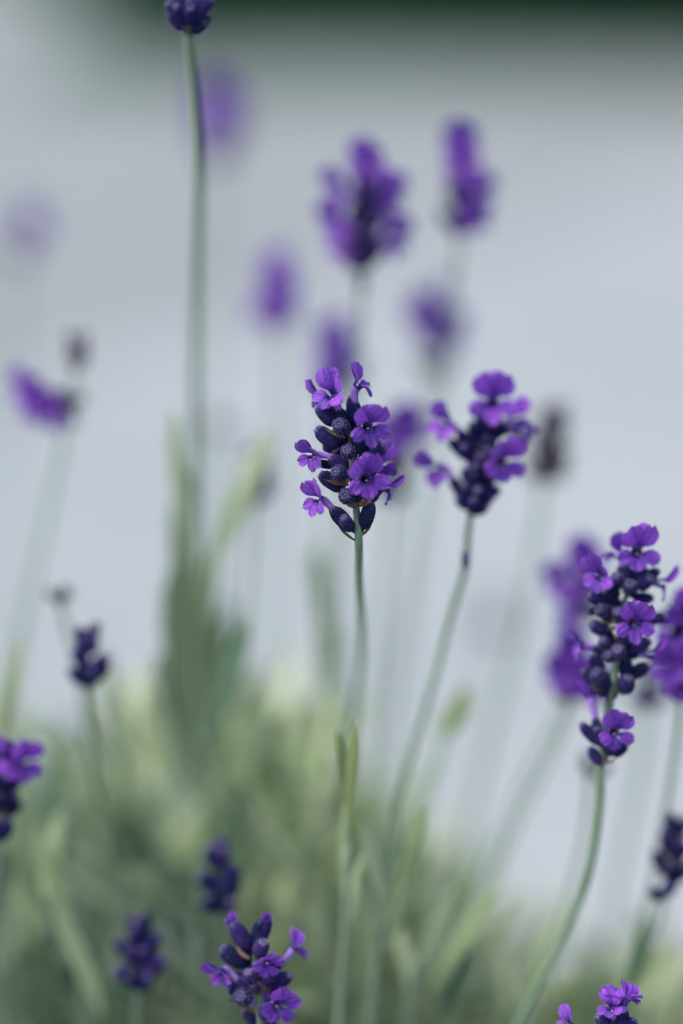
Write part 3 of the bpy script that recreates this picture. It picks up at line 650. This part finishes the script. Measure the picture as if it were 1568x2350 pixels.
# ------------------------------------------------------------------ leafy shoots
def leaf_at(e, base, a, b, wd, kind, rng, up=None):
    d = b - a; n = (up or (CU * .5 - CF + CR * rng.uniform(-.6, .6)))
    x = d.cross(n).normalized(); y = d.normalized(); z = x.cross(y); L = d.length
    M = Matrix.Translation(a - base) @ Matrix((x, y, z)).transposed().to_4x4() @ Matrix.Diagonal((wd, L, L, 1))
    link('leaf', rng.choice(LEAVES[kind]), e, M)
def shoot(label, pts, z, leaves, seed, group=None, dy=0.0):
    """pts: stem from its tip downwards; leaves: (base, tip, width in mm, kind, depth offset)"""
    rng = random.Random(seed); zf = z; z = deep(z); zf = z / zf; T = at(*pts[0], z); P = [T] + [atY(*p, T.y + dy) for p in pts[1:]]
    B = Vector((P[-1].x * .8 - .02, P[-1].y + .01, .02)); e = link('lavender_leaf_shoot', None); e.location = B; tag(e, label, 'leaves', group)
    Q = [p - B for p in catmull(P + [B], 7)]
    link('stem', tube_mesh('stem', Q, lambda t: (.5 + .7 * t) * MM, STEM, 8), e)
    for (a, b, wd, kind, dz) in leaves:
        A0 = atY(*a, T.y + dz); B0 = atY(*b, T.y + dz - .006); leaf_at(e, B, A0, B0, wd * zf * MM, kind, rng)
    return e
shoot('blurred leafy shoot beside the tall straight stalk with one broad leaf', [(440, 1160), (445, 1300), (450, 1500), (460, 1700), (470, 1950)], .652,
      [((442, 1300), (376, 950), 5.0, 'g', -.004), ((474, 1330), (598, 985), 7.5, 'g', 0), ((436, 1500), (415, 1160), 7.0, 'g', .01), ((430, 1650), (402, 1300), 8.0, 'g', .004), ((486, 1690), (548, 1425), 8.0, 'd', -.012),
       ((452, 1640), (455, 1380), 7.0, 'y', .006), ((470, 1440), (482, 1270), 6, 'g', .01), ((460, 1780), (370, 1500), 7, 'g', .01), ((470, 1800), (530, 1540), 7, 'g', .012), ((470, 1700), (440, 1460), 7, 'g', .014),
       ((440, 1380), (446, 1090), 6, 'g', .006), ((455, 1850), (330, 1600), 7, 'g', .004), ((480, 1860), (600, 1600), 7, 'g', .008)], 1)
shoot('second blurred leafy shoot rising behind the dark short leaf', [(480, 1480), (485, 1600), (490, 1800), (490, 2000)], .69,
      [((482, 1600), (440, 1340), 7, 'g', 0), ((485, 1620), (530, 1380), 7, 'g', .006), ((486, 1740), (400, 1500), 7, 'g', 0), ((486, 1760), (580, 1540), 7, 'y', .0), ((488, 1880), (380, 1650), 7, 'g', 0), ((488, 1900), (620, 1690), 7, 'g', .0)], 12)
shoot('faint upright blurred leaf behind the sharp head\'s stem', [(745, 1300), (748, 1500), (750, 1700), (745, 1950)], .68,
      [((746, 1500), (742, 1265), 7.5, 's', 0), ((748, 1640), (715, 1420), 5, 's', .004), ((749, 1660), (775, 1440), 5, 's', .008), ((748, 1800), (700, 1600), 5, 's', .004), ((748, 1800), (790, 1590), 5, 's', .0)], 2)
shoot('small pale green blurred leaf tip over the pale paving', [(1050, 1600), (1020, 1690), (960, 1900), (920, 2150)], .66, [((1020, 1690), (1060, 1580), 6.0, 'y', 0), ((1010, 1720), (1025, 1630), 4, 's', .004)], 3)
shoot('fresh green narrow leaves hugging the sharp head\'s stem', [(798, 1760), (797, 1880), (792, 2000), (788, 2200)], .612,
      [((800, 1905), (798, 1672), 3.6, 'y', -.002), ((796, 1850), (788, 1690), 2.6, 'y', .004), ((790, 2090), (775, 1850), 3.2, 's', .006), ((792, 2150), (830, 1950), 3.4, 's', .01)], 4)
shoot('narrow forked leaves at the soft head\'s stem foot', [(905, 1980), (890, 2080), (870, 2200), (850, 2350)], .628,
      [((895, 2060), (975, 1870), 3.4, 's', 0), ((885, 2110), (845, 1880), 3.4, 's', .004), ((880, 2130), (915, 1930), 3.6, 'd', .004), ((870, 2200), (820, 1990), 3.6, 's', 0), ((880, 2180), (960, 2010), 3.6, 's', .006)], 5)
shoot('pair of pale leaves spread wide below the soft head', [(980, 2200), (960, 2270), (930, 2400)], .640,
      [((945, 2270), (1045, 2050), 4.0, 's', 0), ((985, 2270), (1115, 2050), 4.6, 's', .008), ((950, 2300), (900, 2100), 4, 's', .004), ((1000, 2350), (1080, 2180), 4, 'd', .0)], 6)
shoot('slanting narrow leaves beside the dark crooked stalk', [(1500, 2240), (1450, 2330), (1400, 2450)], .640,
      [((1450, 2330), (1545, 2165), 4.0, 's', 0), ((1425, 2320), (1480, 2120), 3.6, 'd', -.004), ((1400, 2380), (1440, 2230), 4, 's', .004), ((1500, 2330), (1580, 2190), 4, 's', .01)], 7)
shoot('tall fresh green leaf shoot above the head with one bright violet flower', [(10, 1560), (5, 1700), (0, 1900), (0, 2150)], .65,
      [((0, 1760), (14, 1470), 4.5, 'y', 0), ((5, 1850), (60, 1640), 4.5, 's', .004), ((0, 1800), (-40, 1560), 4.5, 's', 0), ((10, 1930), (90, 1760), 4.5, 's', .01)], 8)
shoot('broad pale leaves slanting down across the dark hollow', [(60, 1900), (90, 2050), (140, 2200), (200, 2400)], .64,
      [((175, 2180), (85, 1930), 5.0, 's', -.01), ((235, 2330), (120, 2080), 5.4, 's', -.008), ((80, 2180), (55, 1850), 5, 's', 0), ((90, 2140), (130, 1860), 4.5, 's', .01), ((240, 1960), (205, 1690), 4, 's', .01)], 9)

# countless look-alike shoots making the bush: tip in the clump, stem to the bed, pairs of narrow leaves
rng = random.Random(101)
TOP = [(-60, 1640), (40, 1760), (130, 1890), (200, 1850), (260, 1640), (380, 1540), (480, 1560), (600, 1660), (760, 1700), (860, 1850), (940, 2010), (1030, 2130), (1130, 2200), (1230, 2290), (1350, 2320), (1480, 2260), (1640, 2230)]
LB = ('grey-green leafy lavender shoot in the blurred clump of foliage', 'blurred leafy shoots of the lavender bush')
def clump(x, y, z, n, L, kinds):
    zf = min(1.2, z / .64); T = at(x, y, z); tilt = Vector((rng.uniform(-.28, .28) + (x - 600) * .00012, rng.uniform(-.25, .25), 1)).normalized()
    lo = T - tilt * L; B = Vector((lo.x * .85, lo.y + rng.uniform(-.01, .02), .02))
    e = link('lavender_leaf_shoot', None); e.location = B; tag(e, LB[0], 'leaves', LB[1])
    P = catmull([T, T - tilt * L * .5, lo, B], 5)
    link('stem', tube_mesh('stem', [p - B for p in P], lambda t: (.5 + .8 * t) * MM, STEM, 6), e)
    off = rng.random() * 3.1
    for k in range(n):
        t = (k // 2) / (n / 2); c = T - tilt * (L * t * .92); a = off + (k % 2) * math.pi + (k // 2) * 1.57 + rng.uniform(-.3, .3)
        rd = Vector((math.cos(a), math.sin(a), 0)); el = R(12 + 42 * min(1, t * 1.6) + rng.uniform(-8, 8))
        d = tilt * math.cos(el) + rd * math.sin(el); ln = zf * rng.uniform(.032, .054) * (.7 + .5 * min(1, t * 2))
        leaf_at(e, B, c, c + d * ln, zf * rng.uniform(4.2, 6.8) * MM, rng.choice(kinds), rng, up=tilt * .9 - rd * .6 + Vector((0, 0, .3)))
for k in range(125):
    x = rng.uniform(-60, 1000) if k < 100 else rng.uniform(980, 1640)
    top = interp(TOP, x); y = top + 110 + (2330 - top) * rng.random() ** 1.5
    if x < 520 and y > 2020 and rng.random() < .4: continue
    z = .73 + .34 * rng.random() - .06 * (y - 1600) / 800
    z = max(.715, z)
    clump(x, y, z, 10, rng.uniform(.05, .09), 'dddg' if (x < 600 and y > 1930) else 'ssssy' if y < 2050 else 'ssyg')  # low on the left, deep green leaves paint in the hollow's shade
# the inner foliage of the bush, too dense to count
V = []; F = []; uv = []
def inner(n, x0, x1, y0, y1, h):
    for k in range(n):
        x = rng.uniform(x0, x1); y = rng.uniform(y0, y1)
        ed = min(1, (x - x0) / .08 + .2, (x1 - x) / .12 + .15); z = rng.uniform(.02, h * ed)
        d = Vector((rng.gauss(0, .6), rng.gauss(0, .6), rng.uniform(.2, 1.2))).normalized(); sdv = d.cross(Vector((rng.gauss(0, 1), rng.gauss(0, 1), .1))).normalized()
        L = rng.uniform(.025, .045); W = rng.uniform(.0013, .0021); p = Vector((x, y, z)); bend = Vector((rng.gauss(0, 1), rng.gauss(0, 1), -.6)) * L * .12
        i = len(V)
        V.extend([p - sdv * W * .4, p + sdv * W * .4, p + d * L * .55 + sdv * W, p + d * L * .55 - sdv * W, p + d * L + bend]); uv.extend([(.3, 0), (.7, 0), (.9, .55), (.1, .55), (.5, 1)])
        F.extend([(i, i + 1, i + 2, i + 3), (i + 3, i + 2, i + 4)])
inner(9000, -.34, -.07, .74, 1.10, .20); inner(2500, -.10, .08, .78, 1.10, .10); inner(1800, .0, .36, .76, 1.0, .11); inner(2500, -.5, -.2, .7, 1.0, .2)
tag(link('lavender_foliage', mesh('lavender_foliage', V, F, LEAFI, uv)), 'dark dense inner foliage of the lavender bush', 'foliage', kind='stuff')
